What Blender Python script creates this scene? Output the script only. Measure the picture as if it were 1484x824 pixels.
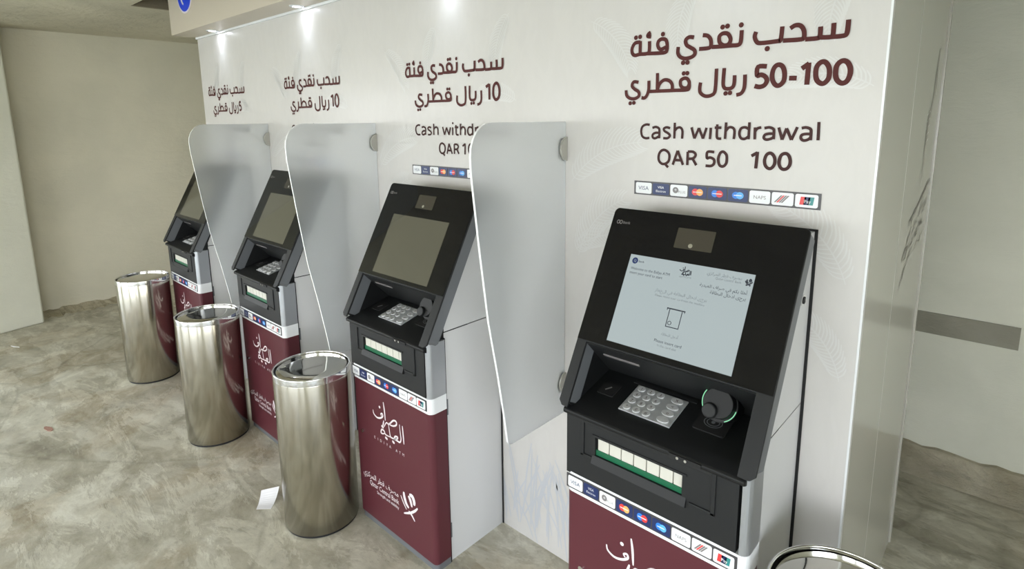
import bpy, math, random
from mathutils import Matrix, Vector
for o in list(bpy.data.objects): bpy.data.objects.remove(o)
SC = bpy.context.scene
COL = SC.collection
R = math.radians
EXPO = .95
SKY = 4.5
LED = 0.8
SCR_ON = .38
SCR_REFL_GLOW = .12
ACR = .22
NBX = .98
NBY = -.32

# ------------------------------------------------------------------ camera
YAW, PITCH, ROLL = R(42.32), R(9.973), R(-0.529)
FPX, PPX, PPY = 825.614, 751.1, 319.757
CAMPOS = Vector((1.1725, -1.5227, 1.65))
fw = Vector((-math.sin(YAW)*math.cos(PITCH), math.cos(YAW)*math.cos(PITCH), -math.sin(PITCH)))
rt = Vector((math.cos(YAW), math.sin(YAW), 0)); up = rt.cross(fw)
rt2 = rt*math.cos(ROLL)+up*math.sin(ROLL); up2 = -rt*math.sin(ROLL)+up*math.cos(ROLL)
cd = bpy.data.cameras.new('camera'); cam = bpy.data.objects.new('camera', cd); COL.objects.link(cam)
m = Matrix((rt2, up2, -fw)).transposed().to_4x4(); m.translation = CAMPOS
cam.matrix_world = m
cd.sensor_fit = 'HORIZONTAL'; cd.sensor_width = 36; cd.lens = FPX/1484*36
cd.shift_x = (742-PPX)/1484; cd.shift_y = (PPY-412)/1484
cd.clip_start = .02; cd.clip_end = 200
SC.camera = cam

# ------------------------------------------------------------------ world, exposure
SC.view_settings.view_transform = 'Standard'; SC.view_settings.look = 'None'
SC.view_settings.gamma = 1; SC.view_settings.use_curve_mapping = False
SC.view_settings.exposure = EXPO
W = bpy.data.worlds.new('daylight'); SC.world = W; W.use_nodes = True
wn = W.node_tree.nodes; wl = W.node_tree.links
bg = wn['Background']; bg.inputs[1].default_value = SKY
tc = wn.new('ShaderNodeTexCoord'); sp = wn.new('ShaderNodeSeparateXYZ'); rp = wn.new('ShaderNodeValToRGB')
wl.new(tc.outputs['Generated'], sp.inputs[0]); wl.new(sp.outputs['Z'], rp.inputs[0]); wl.new(rp.outputs[0], bg.inputs[0])
rp.color_ramp.elements[0].color = (.94, .95, .96, 1); rp.color_ramp.elements[0].position = 0.0
rp.color_ramp.elements[1].color = (.58, .74, .96, 1); rp.color_ramp.elements[1].position = .7
# wall openings help the sampler find the daylight (portals, no light of their own)
def portal(name, loc, rot, sx, sy):
    l = bpy.data.lights.new(name, 'AREA'); l.shape = 'RECTANGLE'; l.size = sx; l.size_y = sy; l.cycles.is_portal = True
    o = bpy.data.objects.new(name, l); COL.objects.link(o); o.location = loc; o.rotation_euler = rot
OPEN_F = [(-4.8, -2.1, .0, 2.0), (-1.7, .9, .0, 2.0), (1.3, 2.7, .0, 2.0)]            # openings in the wall behind the camera: x0,x1,z0,z1
YF, XRW, XW, YB, ZC = -5.2, 3.0, -5.2, 1.529, 2.436
for a, b, c_, d_ in OPEN_F:
    portal('daylight_portal', ((a+b)/2, YF-.05, (c_+d_)/2), (R(90), 0, R(180)), b-a, d_-c_)
OPEN_L = (-4.6, -2.0, 0.0, 2.05)                                     # doorway in the left wall: y0,y1,z0,z1
OPEN_R = (-4.2, -1.3, 0.3, 2.0)                                       # unseen opening added in the right wall to let in fill daylight
portal('daylight_portal', (XRW+.1, (OPEN_R[0]+OPEN_R[1])/2, 1.55), (R(90), 0, R(90)), OPEN_R[1]-OPEN_R[0], 1.75)
portal('daylight_portal', (XW-.1, (OPEN_L[0]+OPEN_L[1])/2, 1.12), (R(90), 0, R(-90)), OPEN_L[1]-OPEN_L[0], 2.25)

# ------------------------------------------------------------------ materials
MATS = {}
def mat(name, col, rough=.5, metal=0., **kw):
    if name in MATS: return MATS[name]
    m = bpy.data.materials.new(name); m.use_nodes = True
    b = m.node_tree.nodes['Principled BSDF']
    b.inputs['Base Color'].default_value = (*col, 1) if len(col) == 3 else col
    b.inputs['Roughness'].default_value = rough; b.inputs['Metallic'].default_value = metal
    for k, v in kw.items(): b.inputs[k.replace('_', ' ')].default_value = v
    MATS[name] = m; return m
def srgb(r, g, b): return tuple(((c/255)/12.92 if c/255 <= .04045 else ((c/255+.055)/1.055)**2.4) for c in (r, g, b))
def N(m, t): return m.node_tree.nodes.new(t)
def L(m, a, b): m.node_tree.links.new(a, b)
def P(m): return m.node_tree.nodes['Principled BSDF']
def ramp(m, fac, stops):
    r = N(m, 'ShaderNodeValToRGB'); L(m, fac, r.inputs[0]); e = r.color_ramp.elements
    while len(e) < len(stops): e.new(.5)
    for x, (p, c) in zip(e, stops): x.position = p; x.color = (*c, 1)
    return r.outputs[0]
def noise(m, scale, detail=6, rough=.6, vec=None, dist=0.):
    n = N(m, 'ShaderNodeTexNoise'); n.inputs['Scale'].default_value = scale; n.inputs['Detail'].default_value = detail
    n.inputs['Roughness'].default_value = rough; n.inputs['Distortion'].default_value = dist
    if vec: L(m, vec, n.inputs['Vector'])
    return n.outputs['Fac']
def coords(m, scale=(1, 1, 1), rot=(0, 0, 0)):
    g = N(m, 'ShaderNodeTexCoord'); mp = N(m, 'ShaderNodeMapping'); L(m, g.outputs['Object'], mp.inputs[0])
    mp.inputs['Scale'].default_value = scale; mp.inputs['Rotation'].default_value = rot
    return mp.outputs[0]
def mix(m, fac, a, b, mode='MIX'):
    x = N(m, 'ShaderNodeMix'); x.data_type = 'RGBA'; x.blend_type = mode
    if isinstance(fac, (int, float)): x.inputs[0].default_value = fac
    else: L(m, fac, x.inputs[0])
    for i, v in ((6, a), (7, b)):
        if isinstance(v, tuple): x.inputs[i].default_value = (*v, 1)
        else: L(m, v, x.inputs[i])
    return x.outputs[2]
def bump(m, h, strength, dist=.01, prev=None):
    b = N(m, 'ShaderNodeBump'); b.inputs['Strength'].default_value = strength; b.inputs['Distance'].default_value = dist
    L(m, h, b.inputs['Height'])
    if prev: L(m, prev, b.inputs['Normal'])
    return b.outputs[0]

# floor: worn bare concrete
mfloor = mat('concrete_floor', (.4, .38, .33), .72)
v = coords(mfloor)
n1 = noise(mfloor, 1.3, 8, .62, v, .25); n2 = noise(mfloor, 4., 12, .7, coords(mfloor, (1, 1.5, 1), (0, 0, -.5)), .5); n3 = noise(mfloor, 30, 6, .6, v); n4 = noise(mfloor, 1.7, 6, .7, coords(mfloor, (1, 2.4, 1), (0, 0, .5)), .6)
c1 = ramp(mfloor, n1, [(.32, srgb(138, 131, 116)), (.42, srgb(180, 174, 158)), (.5, srgb(208, 204, 190)), (.58, srgb(176, 156, 124)), (.66, srgb(200, 196, 182)), (.78, srgb(168, 164, 150))])
c2 = ramp(mfloor, n2, [(.36, srgb(118, 112, 98)), (.45, srgb(174, 168, 151)), (.53, srgb(200, 195, 180)), (.60, srgb(238, 235, 224))])
cc = mix(mfloor, .55, c1, c2)
stain = ramp(mfloor, n4, [(.5, (0, 0, 0)), (.54, (1, 1, 1))])
cc = mix(mfloor, .3, cc, mix(mfloor, stain, srgb(140, 134, 116), srgb(212, 209, 196)))
spk = ramp(mfloor, n3, [(.3, (.72, .72, .72)), (.42, (1, 1, 1))])
cc = mix(mfloor, .6, cc, spk, 'MULTIPLY')
vo = N(mfloor, 'ShaderNodeTexVoronoi'); vo.feature = 'DISTANCE_TO_EDGE'; vo.inputs['Scale'].default_value = .75
wv = N(mfloor, 'ShaderNodeVectorMath'); wv.operation = 'ADD'
nz = N(mfloor, 'ShaderNodeTexNoise'); nz.inputs['Scale'].default_value = 2.6; nz.inputs['Detail'].default_value = 8
L(mfloor, v, wv.inputs[0]); L(mfloor, nz.outputs['Color'], wv.inputs[1]); L(mfloor, wv.outputs[0], vo.inputs['Vector'])
crack = ramp(mfloor, vo.outputs['Distance'], [(0.0, (.66, .65, .62)), (.012, (1, 1, 1))])
cc = mix(mfloor, .6, cc, crack, 'MULTIPLY'); cc = mix(mfloor, 1., cc, (.97, .97, .95), 'MULTIPLY')
L(mfloor, cc, P(mfloor).inputs['Base Color'])
rr = ramp(mfloor, n1, [(.35, (.38,)*3), (.7, (.66,)*3)]); L(mfloor, rr, P(mfloor).inputs['Roughness'])
L(mfloor, bump(mfloor, stain, .12, .004, bump(mfloor, n2, .22, .008, bump(mfloor, n3, .25, .004))), P(mfloor).inputs['Normal'])

def plaster(name, base, var, sc=1.6, bs=.15, spots=.0, lo=.35):
    m = mat(name, base, .85)
    v = coords(m); a = noise(m, sc, 6, .55, v, .3); b = noise(m, 22, 8, .65, v); c = noise(m, 5, 8, .7, coords(m, (1, 1, 3)), .8)
    col = ramp(m, a, [(lo, var), (.62, base)])
    if spots: col = mix(m, ramp(m, c, [(.56, (0, 0, 0)), (.66, (spots,)*3)]), col, tuple(x*.62 for x in base))
    L(m, col, P(m).inputs['Base Color'])
    L(m, bump(m, b, bs, .01, bump(m, c, bs*1.5, .02)), P(m).inputs['Normal'])
    return m
mwall_l = plaster('plaster_left', srgb(222, 216, 196), srgb(212, 207, 188))
mwall_b = plaster('plaster_back', srgb(222, 221, 207), srgb(208, 208, 194))
mwall_w = plaster('plaster_white', srgb(222, 221, 206), srgb(214, 213, 198))
mceil = plaster('rough_ceiling', srgb(214, 207, 186), srgb(196, 190, 170), 1.2, .7, .35)
mrough = plaster('bare_render', srgb(200, 192, 170), srgb(166, 157, 134), 6, 1., .7)
mband = plaster('bare_grey_strip', srgb(150, 147, 134), srgb(138, 135, 122), 3, .3)
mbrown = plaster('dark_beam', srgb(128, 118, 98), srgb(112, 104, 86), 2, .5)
mout = plaster('outdoor_paving', srgb(196, 188, 168), srgb(176, 170, 150), 1, .3)

def vinyl(name, col):
    m = mat(name, col, .34, 0, Specular_IOR_Level=.22, Coat_Weight=.10, Coat_Roughness=.12)
    v = coords(m, (1, 1, .35)); a = noise(m, 9, 5, .6, coords(m, (2.2, 1, .8), (0, .5, 0)), 1.5)
    c = ramp(m, a, [(.42, tuple(x*.99 for x in col)), (.5, col), (.6, tuple(min(1, x*1.01) for x in col))])
    L(m, c, P(m).inputs['Base Color'])
    return m
mvinyl = vinyl('white_printed_vinyl', (.585, .567, .547))
mhead = mat('header_cream', srgb(196, 186, 170), .4)
mside = mat('side_panel_laminate', srgb(188, 185, 176), .24, 0, Coat_Weight=.4, Coat_Roughness=.08)
mpale = mat('pale_print', (.612, .605, .59), .3)
mreed = mat('reed_print', (.50, .515, .55), .3)
mdprint = mat('dark_side_print', srgb(128, 124, 114), .4)
mtxt = mat('maroon_letter_print', srgb(80, 40, 38), .5, Specular_IOR_Level=.15)
mtxt_dk = mat('dark_letter_print', srgb(66, 42, 41), .5, Specular_IOR_Level=.15)
mmaroon = mat('maroon_laminate', srgb(84, 39, 46), .42, 0, Specular_IOR_Level=.3)
mwhite = mat('white_gloss', srgb(226, 228, 230), .25)
mwprint = mat('white_print', srgb(222, 214, 216), .4)
mhousing = mat('white_powder_coat', srgb(204, 204, 204), .42)
mblack = mat('black_plastic', srgb(19, 20, 21), .48, Specular_IOR_Level=.3)
mblack2 = mat('charcoal_plastic', srgb(29, 30, 31), .5, Specular_IOR_Level=.3)
mbgroove = mat('black_rubber_and_gap_shade', srgb(12, 12, 13), .7)
mglass = mat('black_glass', (.003, .003, .004), .04, 0, IOR=1.38)
msilver = mat('silver_paint', srgb(176, 179, 184), .3, .75)
mgrey = mat('grey_frame_metal', srgb(112, 115, 119), .42, .3)
mkey = mat('brushed_keypad', srgb(206, 207, 208), .4, .4)
mkeyb = mat('keypad_plate', srgb(176, 178, 180), .4, .4)
mgreen = mat('green_plastic', srgb(16, 92, 62), .35)
mslot = mat('milky_shutter', srgb(198, 196, 186), .35, 0, Emission_Color=(.9, 1, .85, 1), Emission_Strength=.0)
mnavy = mat('navy_print', srgb(28, 44, 92), .35)
mblue = mat('blue_print', srgb(40, 120, 214), .35)
mlblue = mat('sky_blue_print', srgb(90, 170, 232), .35)
mred = mat('red_print', srgb(214, 60, 60), .35)
morange = mat('orange_print', srgb(236, 170, 96), .35)
mgreyp = mat('grey_print', srgb(120, 116, 116), .35)
mteal = mat('teal_print', srgb(48, 130, 130), .35)
mstrip = mat('dark_strip_print', srgb(66, 64, 66), .35)
mlogo = mat('royal_blue_print', srgb(16, 66, 222), .35)
mchrome = mat('chrome', (.8, .8, .8), .12, 1.)
mmirror = mat('polished_lid_steel', srgb(205, 203, 196), .07, 1.)
msteel = mat('brushed_steel', srgb(194, 189, 177), .24, 1.)
P(msteel).inputs['Anisotropic'].default_value = .65
tg = N(msteel, 'ShaderNodeTangent'); tg.direction_type = 'RADIAL'; tg.axis = 'Z'; L(msteel, tg.outputs[0], P(msteel).inputs['Tangent'])
P(msteel).inputs['Anisotropic Rotation'].default_value = .25
sn = noise(msteel, 3, 5, .7, coords(msteel, (1, 1, 60)))
L(msteel, ramp(msteel, sn, [(.3, (.15,)*3), (.7, (.19,)*3)]), P(msteel).inputs['Roughness'])
mbinin = mat('bin_inside_black', srgb(14, 14, 14), .6)
mpaper = mat('paper', srgb(226, 224, 226), .8)
mpaperg = mat('faint_ink', srgb(176, 178, 200), .8)
mleaf = mat('dry_red_scrap', srgb(168, 128, 112), .8)
def emis(name, col, s, base=(.02, .02, .02), rough=.1):
    return mat(name, base, rough, 0, Emission_Color=(*col, 1), Emission_Strength=s)
mled = emis('led_lens', (.85, .9, 1), 40)
mscr_on = emis('screen_lit', srgb(196, 210, 212), SCR_ON, (.01, .01, .01), .12)
mscr_off = emis('screen_off_ceiling_glow', srgb(170, 168, 140), SCR_REFL_GLOW, (.012, .012, .011), .06)  # olive glow stands in for the ceiling reflected by switched-off screens
mui = mat('screen_ink', (.03, .035, .05), .3)
muig = mat('screen_grey_ink', (.16, .18, .2), .3)
mring = emis('green_light_ring', (.3, .9, .5), .5)
mcamw = mat('camera_window', srgb(64, 60, 52), .12, .1)
# frosted acrylic
macr = bpy.data.materials.new('frosted_acrylic'); macr.use_nodes = True; MATS['frosted_acrylic'] = macr
nt = macr.node_tree; p = P(macr)
p.inputs['Base Color'].default_value = (.86, .88, .89, 1); p.inputs['Roughness'].default_value = .3
p.inputs['Transmission Weight'].default_value = 1.; p.inputs['IOR'].default_value = 1.3
dif = nt.nodes.new('ShaderNodeBsdfDiffuse'); dif.inputs[0].default_value = (.74, .76, .77, 1)
trn = nt.nodes.new('ShaderNodeBsdfTranslucent'); trn.inputs[0].default_value = (.74, .76, .77, 1)
m1 = nt.nodes.new('ShaderNodeMixShader'); m1.inputs[0].default_value = .35
m2 = nt.nodes.new('ShaderNodeMixShader'); m2.inputs[0].default_value = ACR
L(macr, dif.outputs[0], m1.inputs[1]); L(macr, trn.outputs[0], m1.inputs[2])
L(macr, p.outputs[0], m2.inputs[1]); L(macr, m1.outputs[0], m2.inputs[2])
L(macr, m2.outputs[0], nt.nodes['Material Output'].inputs[0])
macre = mat('acrylic_edge', (.85, .87, .87), .25)
mclip = mat('clip_grey', srgb(176, 174, 166), .35, .3)

# ------------------------------------------------------------------ mesh helpers
class MB:
    def __init__(s): s.v = []; s.f = []; s.m = []; s.sm = []
    def add(s, vs, fs, mi=0, smooth=False):
        o = len(s.v); s.v += [tuple(x) for x in vs]
        for f in fs: s.f.append(tuple(o+i for i in f)); s.m.append(mi); s.sm.append(smooth)
    def box(s, x0, x1, y0, y1, z0, z1, mi=0):
        s.add([(x, y, z) for z in (z0, z1) for y in (y0, y1) for x in (x0, x1)],
              [(0, 2, 3, 1), (4, 5, 7, 6), (0, 1, 5, 4), (2, 6, 7, 3), (0, 4, 6, 2), (1, 3, 7, 5)], mi)
    def prism(s, pts, e0, e1, fn, mi=0, smooth=False, caps=True):
        """pts: 2D outline (u,v); fn(u,v,e) -> xyz; e0,e1 extrusion"""
        n = len(pts); vs = [fn(u, v, e0) for u, v in pts]+[fn(u, v, e1) for u, v in pts]
        o = len(s.v)
        s.add(vs, [(i, (i+1) % n, n+(i+1) % n, n+i) for i in range(n)], mi, smooth)
        if caps: s.add([], [], mi); s.f += [tuple(o+i for i in reversed(range(n))), tuple(o+n+i for i in range(n))]; s.m += [mi, mi]; s.sm += [False, False]
    def lathe(s, prof, n=48, c=(0, 0), mi=0, smooth=True):
        vs = []; fs = []
        for r, z in prof:
            for i in range(n):
                a = 2*math.pi*i/n; vs.append((c[0]+r*math.cos(a), c[1]+r*math.sin(a), z))
        for j in range(len(prof)-1):
            for i in range(n):
                k = (i+1) % n; fs.append((j*n+i, j*n+k, (j+1)*n+k, (j+1)*n+i))
        s.add(vs, fs, mi, smooth)
    def ribbon(s, pts, w, fn, mi=0, closed=False, smooth=True, taper=False):
        """flat printed stroke through 2D pts, width w, lying on fn(u,v)"""
        s.k = getattr(s, 'k', 0)+1; f0 = fn; o3 = Vector(f0(0, 0)); nn = (Vector(f0(1, 0))-o3).cross(Vector(f0(0, 1))-o3).normalized()*((s.k % 25)*2.5e-5)
        fn = lambda u, v: tuple(Vector(f0(u, v))+nn)      # strokes that cross never share one plane
        if len(pts) == 1:
            u, v = pts[0]; s.add([fn(u+w*.62*math.cos(k*math.pi/5), v+w*.62*math.sin(k*math.pi/5)) for k in range(10)], [tuple(range(10))], mi); return
        q = []
        if len(pts) > 2 and smooth:
            for i in range(len(pts)-1):
                p0, p1, p2, p3 = pts[max(i-1, 0)], pts[i], pts[i+1], pts[min(i+2, len(pts)-1)]
                if closed and i == 0: p0 = pts[-2]
                if closed and i == len(pts)-2: p3 = pts[1]
                for k in range(4):
                    t = k/4
                    q.append(tuple(.5*(2*p1[a]+(p2[a]-p0[a])*t+(2*p0[a]-5*p1[a]+4*p2[a]-p3[a])*t*t+(3*p1[a]-p0[a]-3*p2[a]+p3[a])*t**3) for a in (0, 1)))
            q.append(pts[-1])
        else: q = list(pts)
        h = w/2; n = len(q); vs = []
        for i, (x, y) in enumerate(q):
            a = q[i-1] if i else q[0]; b = q[i+1] if i < n-1 else q[-1]
            if closed and i in (0, n-1): a, b = q[-2], q[1]
            dx, dy = b[0]-a[0], b[1]-a[1]; l = math.hypot(dx, dy) or 1
            k = h*(math.sin(math.pi*(.12+.76*i/(n-1)))**.7 if taper else 1)
            vs += [fn(x-dy/l*k, y+dx/l*k), fn(x+dy/l*k, y-dx/l*k)]
        s.add(vs, [(2*i, 2*i+1, 2*i+3, 2*i+2) for i in range(n-1)], mi)
    def text(s, body, size, u, v, fn, mi=0, align='CENTER', sx=1.):
        vs, fs, wd = text_data(body)
        off = {'CENTER': -wd/2, 'LEFT': 0, 'RIGHT': -wd}[align]
        s.add([fn(u+(x+off)*size*sx, v+y*size) for x, y in vs], fs, mi)
    def build(s, name, mats, parent=None, bevel=0, seg=2, off=None):
        me = bpy.data.meshes.new(name)
        off = off if off is not None else OFF[0]
        me.from_pydata([(x-off[0], y-off[1], z-off[2]) for x, y, z in s.v], [], s.f)
        for mm in (mats if isinstance(mats, (list, tuple)) else [mats]): me.materials.append(mm)
        me.polygons.foreach_set('material_index', s.m); me.polygons.foreach_set('use_smooth', [bool(x) for x in s.sm])
        me.validate(); me.update()
        o = bpy.data.objects.new(name, me); COL.objects.link(o)
        if parent is not None: o.parent = parent
        if bevel:
            b = o.modifiers.new('bevel', 'BEVEL'); b.width = bevel; b.segments = seg; b.limit_method = 'ANGLE'; b.angle_limit = R(40)
        return o
OFF = [(0, 0, 0)]
_TC = {}
def text_data(body):
    if body in _TC: return _TC[body]
    c = bpy.data.curves.new('t', 'FONT'); c.body = body; c.size = 1; c.resolution_u = 2
    o = bpy.data.objects.new('t', c); COL.objects.link(o)
    dg = bpy.context.evaluated_depsgraph_get(); me = o.evaluated_get(dg).to_mesh()
    vs = [(v.co.x, v.co.y) for v in me.vertices]; fs = [tuple(p.vertices) for p in me.polygons]
    o.evaluated_get(dg).to_mesh_clear(); bpy.data.objects.remove(o); bpy.data.curves.remove(c)
    wd = max([x for x, y in vs] or [0]); _TC[body] = (vs, fs, wd); return _TC[body]
AF = {'ا': 'FE8D FE8E', 'أ': 'FE83 FE84', 'ب': 'FE8F FE90 FE91 FE92', 'ة': 'FE93 FE94', 'ت': 'FE95 FE96 FE97 FE98', 'ح': 'FEA1 FEA2 FEA3 FEA4', 'خ': 'FEA5 FEA6 FEA7 FEA8',
      'د': 'FEA9 FEAA', 'ر': 'FEAD FEAE', 'ز': 'FEAF FEB0', 'س': 'FEB1 FEB2 FEB3 FEB4', 'ص': 'FEB9 FEBA FEBB FEBC', 'ط': 'FEC1 FEC2 FEC3 FEC4', 'ع': 'FEC9 FECA FECB FECC',
      'ف': 'FED1 FED2 FED3 FED4', 'ق': 'FED5 FED6 FED7 FED8', 'ك': 'FED9 FEDA FEDB FEDC', 'ل': 'FEDD FEDE FEDF FEE0', 'م': 'FEE1 FEE2 FEE3 FEE4', 'ن': 'FEE5 FEE6 FEE7 FEE8',
      'ه': 'FEE9 FEEA FEEB FEEC', 'و': 'FEED FEEE', 'ى': 'FEEF FEF0', 'ي': 'FEF1 FEF2 FEF3 FEF4', 'ئ': 'FE89 FE8A FE8B FE8C'}
AF = {k: v.split() for k, v in AF.items()}
def arab(s):
    out = []
    for i, ch in enumerate(s):
        if ch not in AF: out.append(ch); continue
        f = AF[ch]; pj = i > 0 and len(AF.get(s[i-1], '')) == 4; nj = len(f) == 4 and i+1 < len(s) and s[i+1] in AF
        out.append(chr(int(f[(3 if pj else 2) if nj else (1 if pj else 0)], 16)))
    return ''.join(reversed(out))
def tag(o, label=None, cat=None, group=None, kind=None):
    for k, v in (('label', label), ('category', cat), ('group', group), ('kind', kind)):
        if v: o[k] = v
    return o
def empty(name, loc, label, cat, group=None):
    o = bpy.data.objects.new(name, None); COL.objects.link(o); o.location = loc; o.empty_display_size = .1
    return tag(o, label, cat, group)
def copy_tree(o, parent=None):
    c = o.copy(); COL.objects.link(c)
    if parent is not None: c.parent = parent
    for ch in [x for x in ALL() if x.parent == o]: copy_tree(ch, c)
    return c
def ALL(): return list(bpy.data.objects)
def rrect(x0, x1, z0, z1, r, n=4, corners=(1, 1, 1, 1)):
    pts = []
    for (cx, cz, a0), on in zip(((x1-r, z0+r, -90), (x1-r, z1-r, 0), (x0+r, z1-r, 90), (x0+r, z0+r, 180)), corners):
        if not on: pts.append((cx+r*(1 if a0 in (-90, 0) else -1), cz+r*(1 if a0 in (0, 90) else -1))); continue
        for k in range(n+1):
            a = R(a0+90*k/n); pts.append((cx+r*math.cos(a), cz+r*math.sin(a)))
    return pts
def XZ(y, off=0):                       # print lying on a wall facing -y
    return lambda u, v: (u+off, y, v)
def st(name, mb, m, **kw):
    o = mb.build(name, m, **kw); o['kind'] = 'structure'; return o

# ------------------------------------------------------------------ setting
b = MB(); b.box(XW-.3, XRW+.3, YF-.3, YB+.3, -.12, 0); st('floor', b, mfloor)
b = MB(); b.box(-16, 12, -22, YF-.3, -.14, -.02); b.box(-16, XW-.3, YF-.3, YB+.3, -.14, -.02); b.box(XRW+.3, 12, YF-.3, YB+.3, -.14, -.02); st('pavement', b, mout)
b = MB(); b.box(XW-.25, XW, OPEN_L[1], YB+.25, 0, 3.1); b.box(XW-.25, XW, YF-.25, OPEN_L[0], 0, 3.1); b.box(XW-.25, XW, OPEN_L[0], OPEN_L[1], OPEN_L[3], 3.1); st('wall_left', b, mwall_l)
b = MB(); b.box(XW, XRW+.25, YB, YB+.25, 0, 3.1); st('wall_back', b, mwall_b)
b = MB(); b.box(XRW, XRW+.25, YF-.25, OPEN_R[0], 0, 3.1); b.box(XRW, XRW+.25, OPEN_R[1], YB, 0, 3.1); b.box(XRW, XRW+.25, OPEN_R[0], OPEN_R[1], 0, OPEN_R[2]); b.box(XRW, XRW+.25, OPEN_R[0], OPEN_R[1], OPEN_R[3], 3.1); st('wall_right', b, mwall_w)
b = MB(); xs = [XW]
for a, c_, z0, z1 in OPEN_F:
    b.box(xs[-1], a, YF-.25, YF, 0, 3.1); b.box(a, c_, YF-.25, YF, z1, 3.1)
    if z0 > 0: b.box(a, c_, YF-.25, YF, 0, z0)
    xs.append(c_)
b.box(xs[-1], XRW, YF-.25, YF, 0, 3.1); st('wall_front', b, mwall_w)
HX, HY = -3.465, -.286                   # the ceiling steps up over the booth
b = MB(); b.box(XW, XRW, YF, HY, ZC, 3.1); b.box(XW, HX, HY, YB, ZC, 3.1); st('ceiling', b, mceil)
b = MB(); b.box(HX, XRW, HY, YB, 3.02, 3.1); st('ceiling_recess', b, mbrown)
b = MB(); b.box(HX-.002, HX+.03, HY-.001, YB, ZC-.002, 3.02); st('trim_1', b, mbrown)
# pillar standing out of the left wall
b = MB()
c0 = Vector((-4.914, -.818)); dr = Vector((.25, -.968)).normalized(); nr = Vector((-dr.y, dr.x)); 
q = [c0, c0+dr*1.15, Vector((XW-.01, -1.95)), Vector((XW-.01, -.80))]
b.prism([(p_.x, p_.y) for p_ in q], 0, ZC, lambda u, v_, e: (u, v_, e)); st('pillar', b, mwall_w, bevel=.012)
b = MB(); b.box(.0, 1.2, YB-.006, YB+.01, .69, .787); st('trim_2', b, mband)
random.seed(3)
b = MB(); n = 60; pr = []
for i in range(n+1):
    x = -.2+(XRW+.2)*i/n; h = .15+random.uniform(-.008, .008); pr.append((x, h))
vs = []
for x, h in pr: vs += [(x, YB-.028+random.uniform(-.004, .004), 0), (x, YB-.02+random.uniform(-.004, .004), h), (x, YB+.01, h+.004)]
b.add(vs, [f for i in range(n) for f in ((3*i, 3*i+3, 3*i+4, 3*i+1), (3*i+1, 3*i+4, 3*i+5, 3*i+2))]); st('baseboard_back', b, mrough)
# rough mortar fillet along the left wall
b = MB(); n = 70; vs = []
for i in range(n+1):
    y = -.85+(YB+.85)*i/n
    vs += [(XW-.01, y, .035+random.uniform(-.012, .012)), (XW+.05+random.uniform(-.02, .02), y, .018+random.uniform(-.006, .006)), (XW+.16+random.uniform(-.05, .05), y, .0)]
b.add(vs, [f for i in range(n) for f in ((3*i, 3*i+3, 3*i+4, 3*i+1), (3*i+1, 3*i+4, 3*i+5, 3*i+2))]); st('baseboard_left', b, mrough)

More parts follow.
